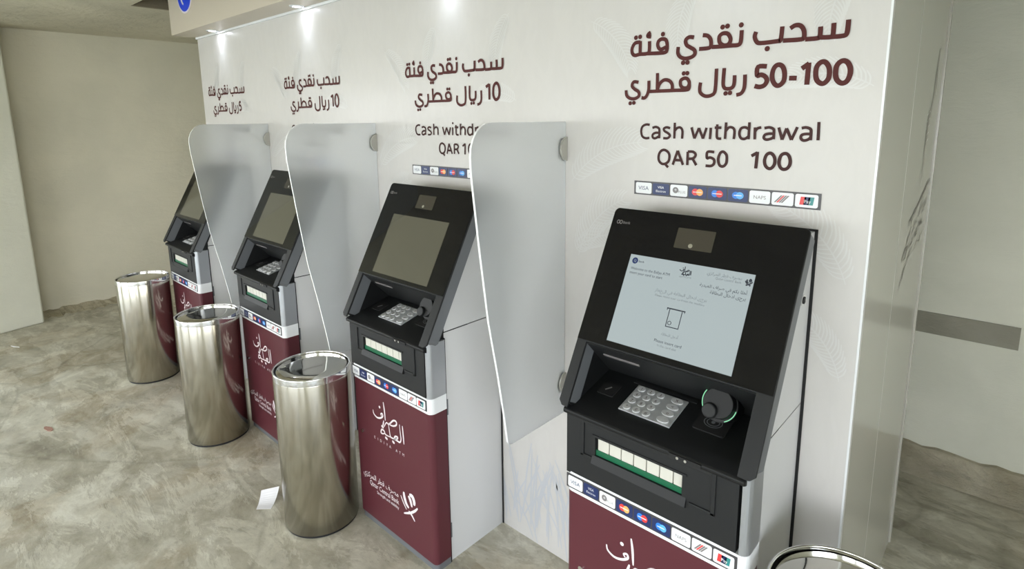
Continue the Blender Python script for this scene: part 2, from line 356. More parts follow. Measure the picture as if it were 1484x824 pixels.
# ------------------------------------------------------------------ booth
S = 1.098; XL, XR, DB, ZH = -3.153, .902, .943, 2.223
G = {
'line1':[[(-0.267,1.875),(-0.267,1.862),(-0.267,1.839)],[(-0.267,1.872),(-0.284,1.871),(-0.294,1.857),(-0.293,1.843),(-0.284,1.836),(-0.267,1.838),(-0.244,1.838),(-0.237,1.845),(-0.237,1.872)],[(-0.282,1.886)],[(-0.268,1.887)],[(-0.234,1.896),(-0.241,1.892),(-0.243,1.886),(-0.232,1.884)],[(-0.244,1.838),(-0.19,1.836),(-0.181,1.843),(-0.181,1.86),(-0.186,1.871),(-0.198,1.874),(-0.208,1.869),(-0.21,1.857),(-0.201,1.846),(-0.184,1.851)],[(-0.195,1.887)],[(-0.101,1.869),(-0.115,1.871),(-0.125,1.864),(-0.122,1.851),(-0.11,1.843),(-0.098,1.835),(-0.097,1.824),(-0.107,1.817),(-0.125,1.815),(-0.14,1.821),(-0.147,1.832),(-0.146,1.848)],[(-0.13,1.804)],[(-0.117,1.804)],[(-0.076,1.872),(-0.062,1.869),(-0.053,1.858),(-0.052,1.842),(-0.059,1.837),(-0.085,1.837)],[(-0.049,1.839),(-0.023,1.838),(0.006,1.838),(0.022,1.838),(0.028,1.846),(0.029,1.874)],[(-0.016,1.871),(-0.008,1.869),(-0.002,1.862),(0.001,1.854),(-0.001,1.846),(-0.006,1.841),(-0.014,1.84),(-0.022,1.843),(-0.028,1.849),(-0.03,1.857),(-0.029,1.865),(-0.023,1.87),(-0.016,1.871)],[(-0.022,1.887)],[(-0.009,1.888)],[(0.027,1.887)],[(0.066,1.866),(0.063,1.854),(0.069,1.841),(0.08,1.837),(0.12,1.838),(0.127,1.841),(0.129,1.872)],[(0.096,1.822)],[(0.148,1.865),(0.159,1.871),(0.171,1.869),(0.179,1.858),(0.181,1.843),(0.175,1.837),(0.133,1.838)],[(0.184,1.836),(0.211,1.836),(0.216,1.84),(0.216,1.862)],[(0.218,1.837),(0.24,1.836),(0.244,1.841),(0.244,1.867)],[(0.241,1.836),(0.266,1.836),(0.273,1.842),(0.274,1.871)]],
'd50':[[(0.098,1.779),(0.076,1.779),(0.075,1.758),(0.085,1.759),(0.095,1.754),(0.1,1.744),(0.095,1.733),(0.083,1.729),(0.07,1.732)],[(0.127,1.781),(0.135,1.777),(0.14,1.767),(0.142,1.755),(0.141,1.742),(0.135,1.733),(0.127,1.73),(0.12,1.734),(0.114,1.744),(0.112,1.756),(0.114,1.769),(0.119,1.778),(0.127,1.781)],[(0.153,1.747),(0.171,1.746)],[(0.181,1.768),(0.197,1.779)],[(0.196,1.781),(0.195,1.729)],[(0.228,1.781),(0.235,1.777),(0.241,1.767),(0.243,1.755),(0.242,1.742),(0.236,1.733),(0.229,1.73),(0.221,1.734),(0.215,1.743),(0.213,1.756),(0.214,1.769),(0.22,1.778),(0.228,1.781)],[(0.271,1.78),(0.279,1.776),(0.285,1.766),(0.287,1.754),(0.285,1.741),(0.28,1.732),(0.272,1.729),(0.264,1.733),(0.258,1.742),(0.256,1.755),(0.257,1.768),(0.263,1.777),(0.271,1.78)]],
'riyal':[[(0.044,1.762),(0.044,1.73),(0.037,1.715),(0.024,1.711)],[(0.017,1.762),(0.016,1.737),(0.009,1.729),(-0.002,1.728),(-0.009,1.731),(-0.013,1.743),(-0.012,1.782)],[(-0.005,1.716)],[(0.007,1.717)],[(-0.033,1.782),(-0.034,1.726),(-0.043,1.713),(-0.061,1.711),(-0.075,1.72),(-0.078,1.733),(-0.076,1.748)],[(-0.123,1.762),(-0.116,1.76),(-0.111,1.754),(-0.109,1.748),(-0.111,1.741),(-0.115,1.736),(-0.122,1.735),(-0.129,1.737),(-0.134,1.742),(-0.136,1.749),(-0.135,1.756),(-0.13,1.76),(-0.123,1.762)],[(-0.11,1.754),(-0.109,1.736),(-0.116,1.73),(-0.154,1.73),(-0.195,1.73),(-0.232,1.73)],[(-0.127,1.775)],[(-0.116,1.775)],[(-0.208,1.781),(-0.207,1.733)],[(-0.207,1.733),(-0.201,1.749),(-0.187,1.76),(-0.171,1.758),(-0.161,1.747),(-0.16,1.731)],[(-0.235,1.761),(-0.235,1.737),(-0.24,1.72),(-0.248,1.712),(-0.258,1.713)],[(-0.269,1.758),(-0.285,1.76),(-0.291,1.749),(-0.282,1.739),(-0.268,1.73),(-0.267,1.718),(-0.281,1.711),(-0.298,1.713),(-0.309,1.722),(-0.311,1.737)],[(-0.296,1.698)],[(-0.283,1.699)]],
'cashw':[[(-0.228,1.634),(-0.24,1.635),(-0.252,1.629),(-0.256,1.616),(-0.252,1.601),(-0.241,1.595),(-0.228,1.596)],[(-0.219,1.625),(-0.208,1.628),(-0.198,1.624),(-0.196,1.617),(-0.196,1.595)],[(-0.196,1.611),(-0.208,1.611),(-0.217,1.606),(-0.217,1.598),(-0.209,1.595),(-0.197,1.601)],[(-0.162,1.624),(-0.173,1.627),(-0.182,1.623),(-0.179,1.616),(-0.168,1.61),(-0.162,1.603),(-0.169,1.596),(-0.183,1.596)],[(-0.148,1.64),(-0.148,1.595)],[(-0.148,1.616),(-0.14,1.625),(-0.13,1.626),(-0.124,1.617),(-0.124,1.595)],[(-0.097,1.627),(-0.087,1.596)],[(-0.087,1.596),(-0.075,1.625)],[(-0.075,1.625),(-0.062,1.596)],[(-0.062,1.596),(-0.053,1.626)],[(-0.041,1.626),(-0.042,1.595)],[(-0.023,1.635),(-0.023,1.603),(-0.018,1.597),(-0.01,1.597)],[(-0.03,1.626),(-0.011,1.626)],[(0.001,1.64),(0.0,1.596)],[(0.001,1.617),(0.01,1.627),(0.021,1.625),(0.025,1.615),(0.024,1.596)],[(0.063,1.64),(0.063,1.596)],[(0.063,1.622),(0.053,1.627),(0.042,1.624),(0.038,1.611),(0.043,1.599),(0.053,1.597),(0.063,1.604)],[(0.078,1.627),(0.079,1.596)],[(0.078,1.615),(0.084,1.624),(0.094,1.627)],[(0.102,1.625),(0.114,1.627),(0.124,1.623),(0.126,1.616),(0.126,1.597)],[(0.126,1.611),(0.114,1.611),(0.104,1.608),(0.102,1.6),(0.109,1.596),(0.121,1.599),(0.126,1.604)],[(0.137,1.627),(0.147,1.596)],[(0.147,1.596),(0.156,1.625)],[(0.156,1.625),(0.169,1.596)],[(0.169,1.596),(0.181,1.628)],[(0.191,1.625),(0.201,1.627),(0.211,1.623),(0.213,1.616),(0.213,1.596)],[(0.213,1.611),(0.201,1.611),(0.192,1.608),(0.191,1.6),(0.198,1.595),(0.208,1.598),(0.213,1.603)],[(0.229,1.64),(0.23,1.596)]],
'qar':[[(-0.179,1.562),(-0.17,1.559),(-0.163,1.552),(-0.161,1.542),(-0.163,1.531),(-0.17,1.524),(-0.179,1.521),(-0.187,1.523),(-0.194,1.53),(-0.196,1.54),(-0.194,1.551),(-0.188,1.559),(-0.179,1.562)],[(-0.175,1.522),(-0.164,1.512)],[(-0.15,1.52),(-0.136,1.561)],[(-0.136,1.561),(-0.118,1.521)],[(-0.145,1.534),(-0.124,1.534)],[(-0.105,1.559),(-0.105,1.521)],[(-0.105,1.559),(-0.089,1.559),(-0.081,1.551),(-0.088,1.541),(-0.104,1.539)],[(-0.09,1.54),(-0.078,1.522)]],
'q50':[[(-0.028,1.56),(-0.047,1.56),(-0.048,1.543),(-0.039,1.545),(-0.028,1.54),(-0.027,1.529),(-0.035,1.522),(-0.051,1.522)],[(-0.004,1.562),(0.002,1.559),(0.007,1.552),(0.008,1.542),(0.007,1.532),(0.003,1.525),(-0.003,1.522),(-0.01,1.524),(-0.014,1.531),(-0.016,1.541),(-0.014,1.551),(-0.01,1.559),(-0.004,1.562)]],
'q100':[[(0.073,1.553),(0.088,1.562)],[(0.088,1.564),(0.086,1.521)],[(0.12,1.562),(0.126,1.559),(0.131,1.552),(0.133,1.543),(0.132,1.533),(0.127,1.525),(0.121,1.522),(0.114,1.525),(0.109,1.532),(0.107,1.542),(0.109,1.552),(0.113,1.559),(0.12,1.562)],[(0.156,1.562),(0.163,1.56),(0.168,1.552),(0.17,1.543),(0.169,1.533),(0.164,1.525),(0.157,1.522),(0.15,1.524),(0.145,1.531),(0.143,1.541),(0.145,1.552),(0.149,1.559),(0.156,1.562)]],
'callig':[[(-0.04,0.585),(-0.035,0.552),(-0.032,0.511)],[(-0.114,0.528),(-0.11,0.513),(-0.09,0.504),(-0.067,0.509),(-0.049,0.522),(-0.051,0.533),(-0.061,0.528),(-0.056,0.521)],[(-0.067,0.555)],[(-0.043,0.507),(-0.047,0.492),(-0.052,0.48)],[(-0.043,0.481),(-0.025,0.505),(-0.009,0.504),(0.02,0.53),(0.039,0.533),(0.04,0.52),(0.021,0.508),(-0.001,0.505),(-0.009,0.511)],[(0.078,0.53),(0.081,0.492),(0.083,0.457)],[(0.06,0.529),(0.063,0.495),(0.066,0.471),(0.057,0.455),(0.039,0.455),(0.023,0.455),(0.029,0.468),(0.045,0.471),(0.036,0.459),(0.003,0.453),(-0.004,0.459),(-0.008,0.478),(-0.012,0.501)],[(0.001,0.454),(-0.024,0.451),(-0.038,0.453),(-0.044,0.463),(-0.059,0.464),(-0.066,0.448),(-0.052,0.448),(-0.04,0.455)],[(-0.028,0.436)],[(-0.034,0.438)],[(0.018,0.438)],[(0.013,0.44)],[(-0.05,0.477)],[(-0.056,0.478)]],
'crest':[[(0.067,0.252),(0.069,0.233),(0.079,0.209),(0.095,0.197)],[(0.046,0.228),(0.06,0.206),(0.08,0.183)],[(0.102,0.256),(0.12,0.257),(0.13,0.24),(0.129,0.224)],[(0.096,0.249),(0.107,0.235),(0.115,0.21)],[(0.15,0.222),(0.133,0.203),(0.103,0.18),(0.062,0.159)],[(0.094,0.184),(0.112,0.174),(0.13,0.157)]],
'm3dig':[[(0.177,1.773),(0.195,1.782)],[(0.195,1.784),(0.195,1.727)],[(0.232,1.785),(0.24,1.78),(0.245,1.769),(0.247,1.755),(0.245,1.74),(0.239,1.73),(0.23,1.726),(0.222,1.73),(0.216,1.741),(0.215,1.756),(0.217,1.771),(0.223,1.781),(0.232,1.785)]],
}
OFF[0] = (-1.1255, .45, 0)
booth = empty('kiosk_booth', OFF[0], 'long white booth housing four cash machines, its face printed with riyal notices', 'booth')
b = MB(); b.box(XL, XR, 0, .02, 0, 2.72); b.build('front_panel', mvinyl, booth)
b = MB(); b.box(XL, XL+.02, .02, DB, 0, 2.72); b.box(XL+.02, XR-.02, DB-.02, DB, 0, 2.72); b.build('rear_shell', mside, booth)
b = MB(); b.box(XL, XR, .02, DB, 2.70, 2.72); b.build('roof_panel', mside, booth)
b = MB(); b.box(XR-.02, XR, .021, .398, 0, 2.7); b.build('side_panel', mside, booth, bevel=.0015)
b = MB(); b.box(XR-.02, XR, .402, DB-.022, 0, 2.7); sp2 = b.build('side_panel', mside, booth, bevel=.0015)
b = MB(); b.box(XR-.015, XR+.006, DB-.02, DB+.002, 0, 2.7); b.build('corner_trim', mside, booth, bevel=.002)
b = MB(); b.box(XR-.004, XR+.001, -.001, .003, 0, ZH); b.build('corner_trim', mwhite, booth)
b = MB(); b.box(XL, XR, -.157, -.0005, ZH, 2.72); hd = b.build('header', mhead, booth, bevel=.002)
b = MB(); b.box(XL, XR, -.012, -.001, ZH-.012, ZH-.0005); b.build('corner_trim', mwhite, booth)
# round blue logo on the header
b = MB(); f = lambda u, v, e: (u, e, v)
lx, lz = -2.85, 2.452
b.prism([(lx+.128*math.cos(k*math.pi/24), lz+.128*math.sin(k*math.pi/24)) for k in range(48)], -.159, -.1575, f, 1)
b.prism([(lx+.116*math.cos(k*math.pi/24), lz+.116*math.sin(k*math.pi/24)) for k in range(48)], -.1605, -.159, f, 0)
b.ribbon([(lx-.045, lz+.06), (lx-.058, lz), (lx-.045, lz-.05), (lx-.02, lz-.072)], .02, XZ(-.1608), 1, taper=True)
b.ribbon([(lx+.01, lz+.06), (lx+.045, lz+.02), (lx+.03, lz-.03)], .02, XZ(-.1608), 1, taper=True)
b.build('round_logo', [mlogo, mwprint], hd)
# dark marks printed on the side panel
b = MB(); fs = lambda u, v: (XR+.0006, u, v)
def jag(pts, w):
    b.ribbon(pts, w, fs, 0, taper=True)
jag([(.80, 1.87), (.775, 1.76), (.755, 1.66)], .012); jag([(.83, 1.80), (.82, 1.72)], .010); jag([(.72, 1.69), (.70, 1.60), (.69, 1.53)], .010)
for k in range(5): jag([(.68+.004*k, 1.655-.022*k), (.735+.002*k, 1.668-.022*k)], .009)
jag([(.70, 1.53), (.665, 1.46)], .007); jag([(.70, 1.53), (.725, 1.47)], .007); jag([(.725, 1.47), (.70, 1.43)], .006)
random.seed(8)
def scrib(y0, z0, y1, z1, k, w, sp_):
    for i in range(k):
        t = i/(k-1); y = y0+(y1-y0)*t+random.uniform(-sp_, sp_); z = z0+(z1-z0)*t+random.uniform(-sp_, sp_)*.8
        jag([(y, z), (y+random.uniform(.012, .035), z+random.uniform(.004, .028))], w*random.uniform(.7, 1.3))
scrib(.52, 1.305, .88, 1.425, 15, .009, .008); scrib(.52, 1.27, .86, 1.36, 26, .008, .018); scrib(.50, 1.21, .80, 1.30, 22, .010, .014); scrib(.47, 1.14, .62, 1.22, 12, .010, .010); scrib(.60, 1.21, .85, 1.245, 9, .008, .010)
jag([(.56, 1.335), (.70, 1.375), (.88, 1.44)], .008); jag([(.48, 1.22), (.53, 1.25), (.60, 1.25)], .009)
b.build('side_print', mdprint, sp2)
# lettering of each bay (flat print)
def bay_letters(k):
    x0 = .543-S*k; F = XZ(-.0016, x0); H = [MB()]
    def flush(m_): H[0].build('lettering_line', m_, booth); H[0] = MB()
    def dr(key, w, dx=0, mi=0):
        for s_ in G[key]: H[0].ribbon([(u+dx, v) for u, v in s_], w, F, 0, closed=len(s_) > 5 and s_[0] == s_[-1])
    dr('line1', .0108); flush(mtxt)
    def one(key, sl, w, dx):
        for s_ in G[key][sl]: H[0].ribbon([(u+dx, v) for u, v in s_], w, F, 0, closed=len(s_) > 5 and s_[0] == s_[-1])
    if k == 0: dr('d50', .0118); dr('riyal', .0100)
    else:
        for s_ in G['riyal']: H[0].ribbon([(-.240+(u+.314)*1.12, v) for u, v in s_], .0100, F, 0, closed=len(s_) > 5 and s_[0] == s_[-1])
        flush(mtxt)
        if k == 3: one('d50', slice(0, 1), .0112, .112)
        else: one('m3dig', slice(0, 9), .0112, .009)
    flush(mtxt)
    if k == 0: dr('cashw', .0072)
    else:
        for s_ in G['cashw']+[[(G['cashw'][10][0][0]+.001, G['cashw'][10][0][1]+.016)]]: H[0].ribbon([(-.246+(u+.260)*1.1, v) for u, v in s_], .0074, F, 0)
    flush(mtxt_dk)
    dx = 0 if k == 0 else .106
    dr('qar', .0078, dx); flush(mtxt_dk)
    if k == 0: dr('q50', .0078); flush(mtxt_dk); dr('q100', .0085)
    elif k == 3: one('q50', slice(0, 1), .0078, dx)
    else: one('q100', slice(0, 3), .0078, .050-G['q100'][0][0][0])
    flush(mtxt_dk)
for k in range(4): bay_letters(k)
# nine payment-card logo tiles: plate plus print; local origin at the tile centre, tile 50 x 32 mm
def tile_mesh(i):
    b = MB(); F = lambda u, v: (u, -.0012, v)
    w, h = .0245, .0155
    if i in (0, 2, 6, 7, 8): base = 0
    else: base = 1
    b.prism(rrect(-w, w, -h, h, .004, 2), -.0008, 0, lambda u, v, e: (u, e, v), base)
    def ell(cx, cz, rx, rz, mi, e=0.): b.add([(cx+rx*math.cos(k*math.pi/10), -.0012-e, cz+rz*math.sin(k*math.pi/10)) for k in range(20)], [tuple(range(20))], mi)
    if i == 0: b.text('VISA', .0155, 0, -.0052, F, 1, sx=1.05)
    if i == 1: b.text('VISA', .0095, 0, .002, F, 0); b.text('Electron', .0088, 0, -.0085, F, 0)
    if i == 2: ell(-.009, .001, .0085, .0085, 2); b.text('+', .014, -.009, -.003, XZ2(-.0016), 0); b.text('PLUS', .0095, .009, -.0065, F, 2)
    if i == 3: ell(-.006, 0, .0092, .0092, 3); ell(.006, 0, .0092, .0092, 4, .0003); b.ribbon([(-.012, 0), (.012, 0)], .002, XZ2(-.0018), 0)
    if i == 4: ell(-.006, 0, .0092, .0092, 5); ell(.006, 0, .0092, .0092, 3, .0003); b.ribbon([(-.012, 0), (.012, 0)], .002, XZ2(-.0018), 0)
    if i == 5: ell(-.005, 0, .0095, .009, 5); ell(.005, 0, .0095, .009, 6, .0003); b.ribbon([(-.010, 0), (.010, 0)], .002, XZ2(-.0018), 0)
    if i == 6: b.text('NAPS', .0125, 0, -.0045, F, 2)
    if i == 7:
        for q in range(4):
            o = -.013+q*.0052
            b.add([F(o-.006, -.009), F(o-.002, -.009), F(o+.013, .009), F(o+.009, .009)], [(0, 1, 2, 3)], 3 if q in (1,) else 2)
    if i == 8:
        for q, mi in ((0, 3), (1, 1), (2, 7)):
            o = -.015+q*.0085; b.add([F(o, -.0095), F(o+.012, -.0095), F(o+.0145, .0095), F(o+.0025, .0095)], [(0, 1, 2, 3)], mi)
        b.text('Pay', .011, .002, -.005, XZ2(-.0017), 0)
    me = b.build('logo_tile', [mwhite, mnavy, mgreyp, mred, morange, mblue, mlblue, mteal], off=(0, 0, 0))
    d = me.data; bpy.data.objects.remove(me); return d
def XZ2(y): return lambda u, v: (u, y, v)
TILES = [tile_mesh(i) for i in range(9)]
def strip(x0, x1, z0, z1, y, parent, off):
    b = MB(); b.box(x0, x1, y, y+.002, z0, z1); s_ = b.build('logo_strip', mstrip, parent, off=off)
    w = (x1-x0-.008)/9
    for i in range(9):
        o = bpy.data.objects.new('logo_tile', TILES[i]); COL.objects.link(o); o.parent = s_
        o.location = (x0+.004+w*(i+.5)-off[0], y-off[1]-.0001, (z0+z1)/2-off[2]); o.scale = (w*.93/.049, 1, (z1-z0)*.8/.031)
    return s_
for k in range(4): strip(.269-S*k, .791-S*k, 1.426, 1.467, -.0021, booth, OFF[0])
# faint palm fronds and reeds printed on the face
random.seed(5)
b = MB(); F = XZ(-.0003)
def frond(x, z, a, ln, n=20):
    sp_ = []; px, pz, aa = x, z, a
    for i in range(n+1):
        sp_.append((px, pz, aa)); px += ln/n*math.cos(aa); pz += ln/n*math.sin(aa); aa -= (.9/n)*math.copysign(1, math.cos(a))
    b.ribbon([(p_[0], p_[1]) for p_ in sp_], .004, F, 0, taper=True)
    for i, (px, pz, aa) in enumerate(sp_[1:-1]):
        t = i/n
        for sgn in (-1, 1):
            a2 = aa+sgn*(1.05-.35*t); l2 = ln*.30*(math.sin(math.pi*(.15+.8*t)))**.8
            b.ribbon([(px, pz), (px+l2*.5*math.cos(a2), pz+l2*.5*math.sin(a2)), (px+l2*math.cos(a2-sgn*.25), pz+l2*math.sin(a2-sgn*.25))], .0038, F, 0, taper=True)
for k in range(4):
    X = -S*k
    for (x, z, a, l) in ((.06, 1.20, 1.3, .28), (.05, 1.22, .75, .22), (.03, 1.45, .9, .30), (.86, 1.25, 1.9, .26), (.865, 1.0, 1.8, .2), (.88, 1.72, 2.6, .20), (.45, 2.02, 4.0, .2), (.10, 1.95, -.4, .22), (.85, 2.02, 3.9, .2)):
        x += X
        if XL+.05 < x < XR-.01: frond(x, z, a, l)
bb = MB(); bb.v = [v_ for v_ in b.v]; 
# keep the print inside the panel
b2 = MB()
for f_, m_ in zip(b.f, b.m):
    if all(XL+.01 < b.v[i][0] < XR-.013 and b.v[i][2] < ZH-.02 for i in f_): b2.add([b.v[i] for i in f_], [tuple(range(len(f_)))], m_)
tag(b2.build('palm_print', mpale, booth), 'faint pale palm frond print')
for k in range(4):
    b = MB()
    for i in range(46):
        x = -.295-S*(k-1)+random.uniform(0, .46)-S; l = random.uniform(.1, .34); d_ = random.uniform(-.12, .12); z0 = random.uniform(.0, .10)
        if x < XL+.15 or x > XR-.05: continue
        b.ribbon([(x, z0), (x+d_*.4, z0+l*.55), (x+d_, z0+l)], .008, F, 0, taper=True)
    if b.v: b.build('reed_print', mreed, booth)
# spotlights under the header
for k in range(4):
    x = .543-S*k-.0
    nm = ['brightest spotlight above the nearest cash machine, under the booth header', 'spotlight above the second cash machine from the right, under the header', 'spotlight under the header above the second cash machine from the left', 'leftmost spotlight under the header, above the farthest cash machine'][k]
    OFF[0] = (x, -.05, ZH)
    t = empty('spotlight', OFF[0], nm, 'spotlight', 'spotlights under the booth header')
    b = MB(); b.lathe([(.020, ZH-.004), (.033, ZH-.005), (.036, ZH-.001), (.036, ZH)], 24, (x, -.05)); b.build('bezel', mwhite, t)
    b = MB(); b.lathe([(.0001, ZH-.0025), (.021, ZH-.0025)], 24, (x, -.05)); b.build('lens', mled, t)
    l = bpy.data.lights.new('spotlight_lamp', 'SPOT'); l.energy = LED; l.color = (.74, .84, 1); l.spot_size = R(70); l.spot_blend = 1.; l.shadow_soft_size = .02
    o = bpy.data.objects.new('spotlight_lamp', l); COL.objects.link(o); o.parent = t; o.location = (0, 0, -.012); o.rotation_euler = (R(4), 0, 0)

# ------------------------------------------------------------------ cash machine (built where the nearest one stands)
OFF[0] = (.543, -.2, 0)
xl, xr, yf = .292, .794, -.365
root = empty('cash_machine', OFF[0], 'nearest black and maroon cash machine, screen lit pale blue with writing', 'cash machine', 'cash machines in the booth')
def bld(b, name, m, parent=root, **kw): return b.build(name, m, parent, **kw)
def rfoot(x0, x1, y0, y1, r):            # outline with rounded front corners (plan view)
    pts = [(x0, y1)]
    for k in range(6): a = R(180+90*k/5); pts.append((x0+r+r*math.cos(a), y0+r+r*math.sin(a)))
    for k in range(6): a = R(270+90*k/5); pts.append((x1-r+r*math.cos(a), y0+r+r*math.sin(a)))
    pts.append((x1, y1)); return pts
UP = lambda u, v, e: (u, v, e)
def pr(b, pts, z0, z1, mi=0): b.prism(pts, z0, z1, UP, mi)
b = MB(); pr(b, rfoot(xl+.004, xr-.004, yf+.006, -.293, .016), 0, .03); bld(b, 'foot', mgrey)
b = MB(); pr(b, rfoot(xl, xr, yf, -.293, .02), .03, .632); cab = bld(b, 'cabinet_door', mmaroon, bevel=.0015)
b = MB(); pr(b, rfoot(xl-.0005, xr+.0005, yf-.0008, -.293, .02), .632, .690); band = bld(b, 'white_band', mwhite)
strip(.2955, .7735, .6425, .6835, yf-.003, band, OFF[0])
# print on the door
b = MB(); F = XZ(yf-.0008, .543)
for s_ in G['callig']: b.ribbon(s_, .0072 if len(s_) > 1 else .009, F, taper=len(s_) > 1)
bld(b, 'calligraphy', mwprint, cab)
b = MB(); t_ = 'EIDIYA ATM'
for i, ch in enumerate(t_):
    if ch != ' ': b.text(ch, .0165, -.112+.187*i/9, .405, F)
bld(b, 'lettering', mwprint, cab)
b = MB(); b.text(arab('مصرف قطر المركزي'), .033, .030, .211, F, align='RIGHT', sx=.92); b.text('Qatar Central Bank', .031, .031, .179, F, align='RIGHT', sx=.80)
b.text('Strength and stability', .0185, .030, .158, F, align='RIGHT', sx=.95); bld(b, 'lettering', mwprint, cab)
b = MB()
for s_, w in zip(G['crest'], (.016, .006, .018, .015, .010, .009)): b.ribbon(s_, w, F, taper=True)
bld(b, 'crest', mwprint, cab)
b = MB(); lx, lz = .543-.196, .408
b.prism([(lx+.008*math.cos(k*math.pi/8), lz+.008*math.sin(k*math.pi/8)) for k in range(16)], yf-.006, yf, lambda u, v, e: (u, e, v)); bld(b, 'door_lock', mchrome, cab)
# dispenser housing with a window
wx0, wx1, wz0, wz1 = .386, .634, .770, .824
b = MB(); x0, x1 = xl+.001, .767
b.box(x0, x1, yf+.035, -.293, .686, .866)
for a in ((x0, wx0, .686, .866), (wx1, x1, .686, .866), (wx0, wx1, .686, wz0), (wx0, wx1, wz1, .866)): b.box(a[0], a[1], yf, yf+.036, a[2], a[3])
disp = bld(b, 'dispenser_housing', mblack2)
b = MB()                                  # shallow raised bezel around the cash slot
f = lambda u, v, e: (u, e, v)
for a in ((.342, .352, .757, .864), (.706, .716, .757, .864), (.352, .706, .854, .864)): b.box(a[0], a[1], yf-.004, yf+.001, a[2], a[3])
b.box(.342, wx0-.008, yf-.004, yf+.001, .757, .764); b.box(wx1+.02, .716, yf-.004, yf+.001, .757, .764)
for (z0, z1, y) in ((wz1, wz1+.006, -.003),): b.box(wx0-.008, wx1+.012, yf+y, yf+.001, z0, z1)
b.add([(wx0-.008, yf-.009, wz0-.022), (wx1+.012, yf-.009, wz0-.022), (wx1+.012, yf-.001, wz0), (wx0-.008, yf-.001, wz0), (wx0-.008, yf+.001, wz0-.028), (wx1+.012, yf+.001, wz0-.028)], [(0, 1, 2, 3), (4, 5, 1, 0), (0, 3, 4), (1, 5, 2)])
bld(b, 'slot_bezel', mblack2, disp, bevel=.001)
b = MB(); b.box(wx0, wx1, yf+.006, yf+.035, wz0, wz0+.015); b.box(wx0, wx1, yf+.022, yf+.035, wz0, wz1); bld(b, 'cash_slot', mgreen, disp)
for i in range(7):
    w = (wx1-wx0-.008)/6.6; x_ = wx0+.004+w*i-(.6*w if 0 else 0)
    xe = min(x_+w*.93, wx1-.003)
    if i == 6: x_ = x_
    b = MB(); b.box(x_, xe, yf+.008, yf+.022, wz0+.014, wz1-.004); bld(b, 'shutter', mslot, disp, bevel=.0015)
b = MB(); b.box(.767, .775, yf+.02, -.293, .686, .868); bld(b, 'groove', mbgroove)
b = MB(); pts = [(.7745, -.293), (.7745, yf-.001)]
for k in range(7): a = R(270+90*k/6); pts.append((xr-.018+.018*math.cos(a), yf+.017+.018*math.sin(a)))
pts.append((xr, -.293)); pr(b, pts, .690, .893); bld(b, 'side_trim', msilver)
# shelf
b = MB(); YZ = lambda u, v, e: (e, u, v)
b.prism([(-.366, .862), (-.379, .868), (-.3795, .8785), (-.374, .882), (-.17, .9335), (-.17, .862)], .2895, .7825, YZ); shelf = bld(b, 'keypad_shelf', mblack, bevel=.003)
shz = lambda y: .882+(y+.374)*.2525
def SH(u, v): return (u, v, shz(v))
n_s = Vector((0, -.2525, 1)).normalized()
def SHd(d): return lambda u, v: (u, v+n_s.y*d, shz(v)+n_s.z*d)
SHe = lambda u, v, e: SHd(e)(u, v)
# slanted frame
ty, tz, sy, sz = -.117, 1.399, -.4723, -.8814
def SL(u, s_, d): return (u, ty+sy*s_+sz*d, tz+sz*s_-sy*d)
def slab(b, pts, d0, d1, mi=0): b.prism(pts, d0, d1, lambda u, v, e: SL(u, v, e), mi)
fx0, fx1 = .279, .806
def outline(x0, x1, s0, s1, rt_=.014): return [(x, z) for x, z in rrect(x0, x1, s0, s1, rt_, 4, (1, 0, 0, 1))]
# frame: upper slab + two arms
def frame(b, d0, d1, s_end=.572, mi=0, ins=0.):
    u_ = []
    for k in range(5): a = R(180+90*k/4); u_.append((fx0+ins+.014+.014*math.cos(a), .014+ins+.014*math.sin(a)))
    for k in range(5): a = R(270+90*k/4); u_.append((fx1-ins-.014+.014*math.cos(a), .014+ins+.014*math.sin(a)))
    pts = u_+[(fx1-ins, s_end-.012), (fx1-ins-.012, s_end), (.768, s_end), (.768, .393), (.310, .393), (.310, s_end), (fx0+ins+.012, s_end), (fx0+ins, s_end-.012)]
    slab(b, pts, d0, d1, mi)
b = MB(); frame(b, -.052, -.008, .560, 0, .002); bld(b, 'frame_rear', mgrey)
b = MB(); frame(b, -.0075, 0, .575); bld(b, 'front_cover', mblack2, bevel=.002)
b = MB(); pts = outline(fx0+.0015, fx1-.0015, .0015, .391); slab(b, pts, .0002, .0022); glass = bld(b, 'glass_panel', mglass, bevel=.0008)
b = MB(); slab(b, rrect(.487, .590, .038, .094, .002, 2), .0022, .003); bld(b, 'camera_window', mcamw, glass)
b = MB(); SLf = lambda d: (lambda u, v: SL(u, -v, d))
b.prism([(.532+.006*math.cos(k*math.pi/6), .084+.006*math.sin(k*math.pi/6)) for k in range(12)], .003, .0034, lambda u, v, e: SL(u, v, e)); bld(b, 'camera_lens', mchrome, glass)
b = MB(); b.ribbon([(.302+.004*math.cos(k*math.pi/6), -.043+.005*math.sin(k*math.pi/6)) for k in range(13)], .002, SLf(.0026)); b.ribbon([(.311+.004*math.cos(k*math.pi/6), -.043+.005*math.sin(k*math.pi/6)) for k in range(13)], .002, SLf(.0026)); b.text('bank', .012, .318, -.047, SLf(.0026), align='LEFT'); bld(b, 'maker_mark', mgreyp, glass)
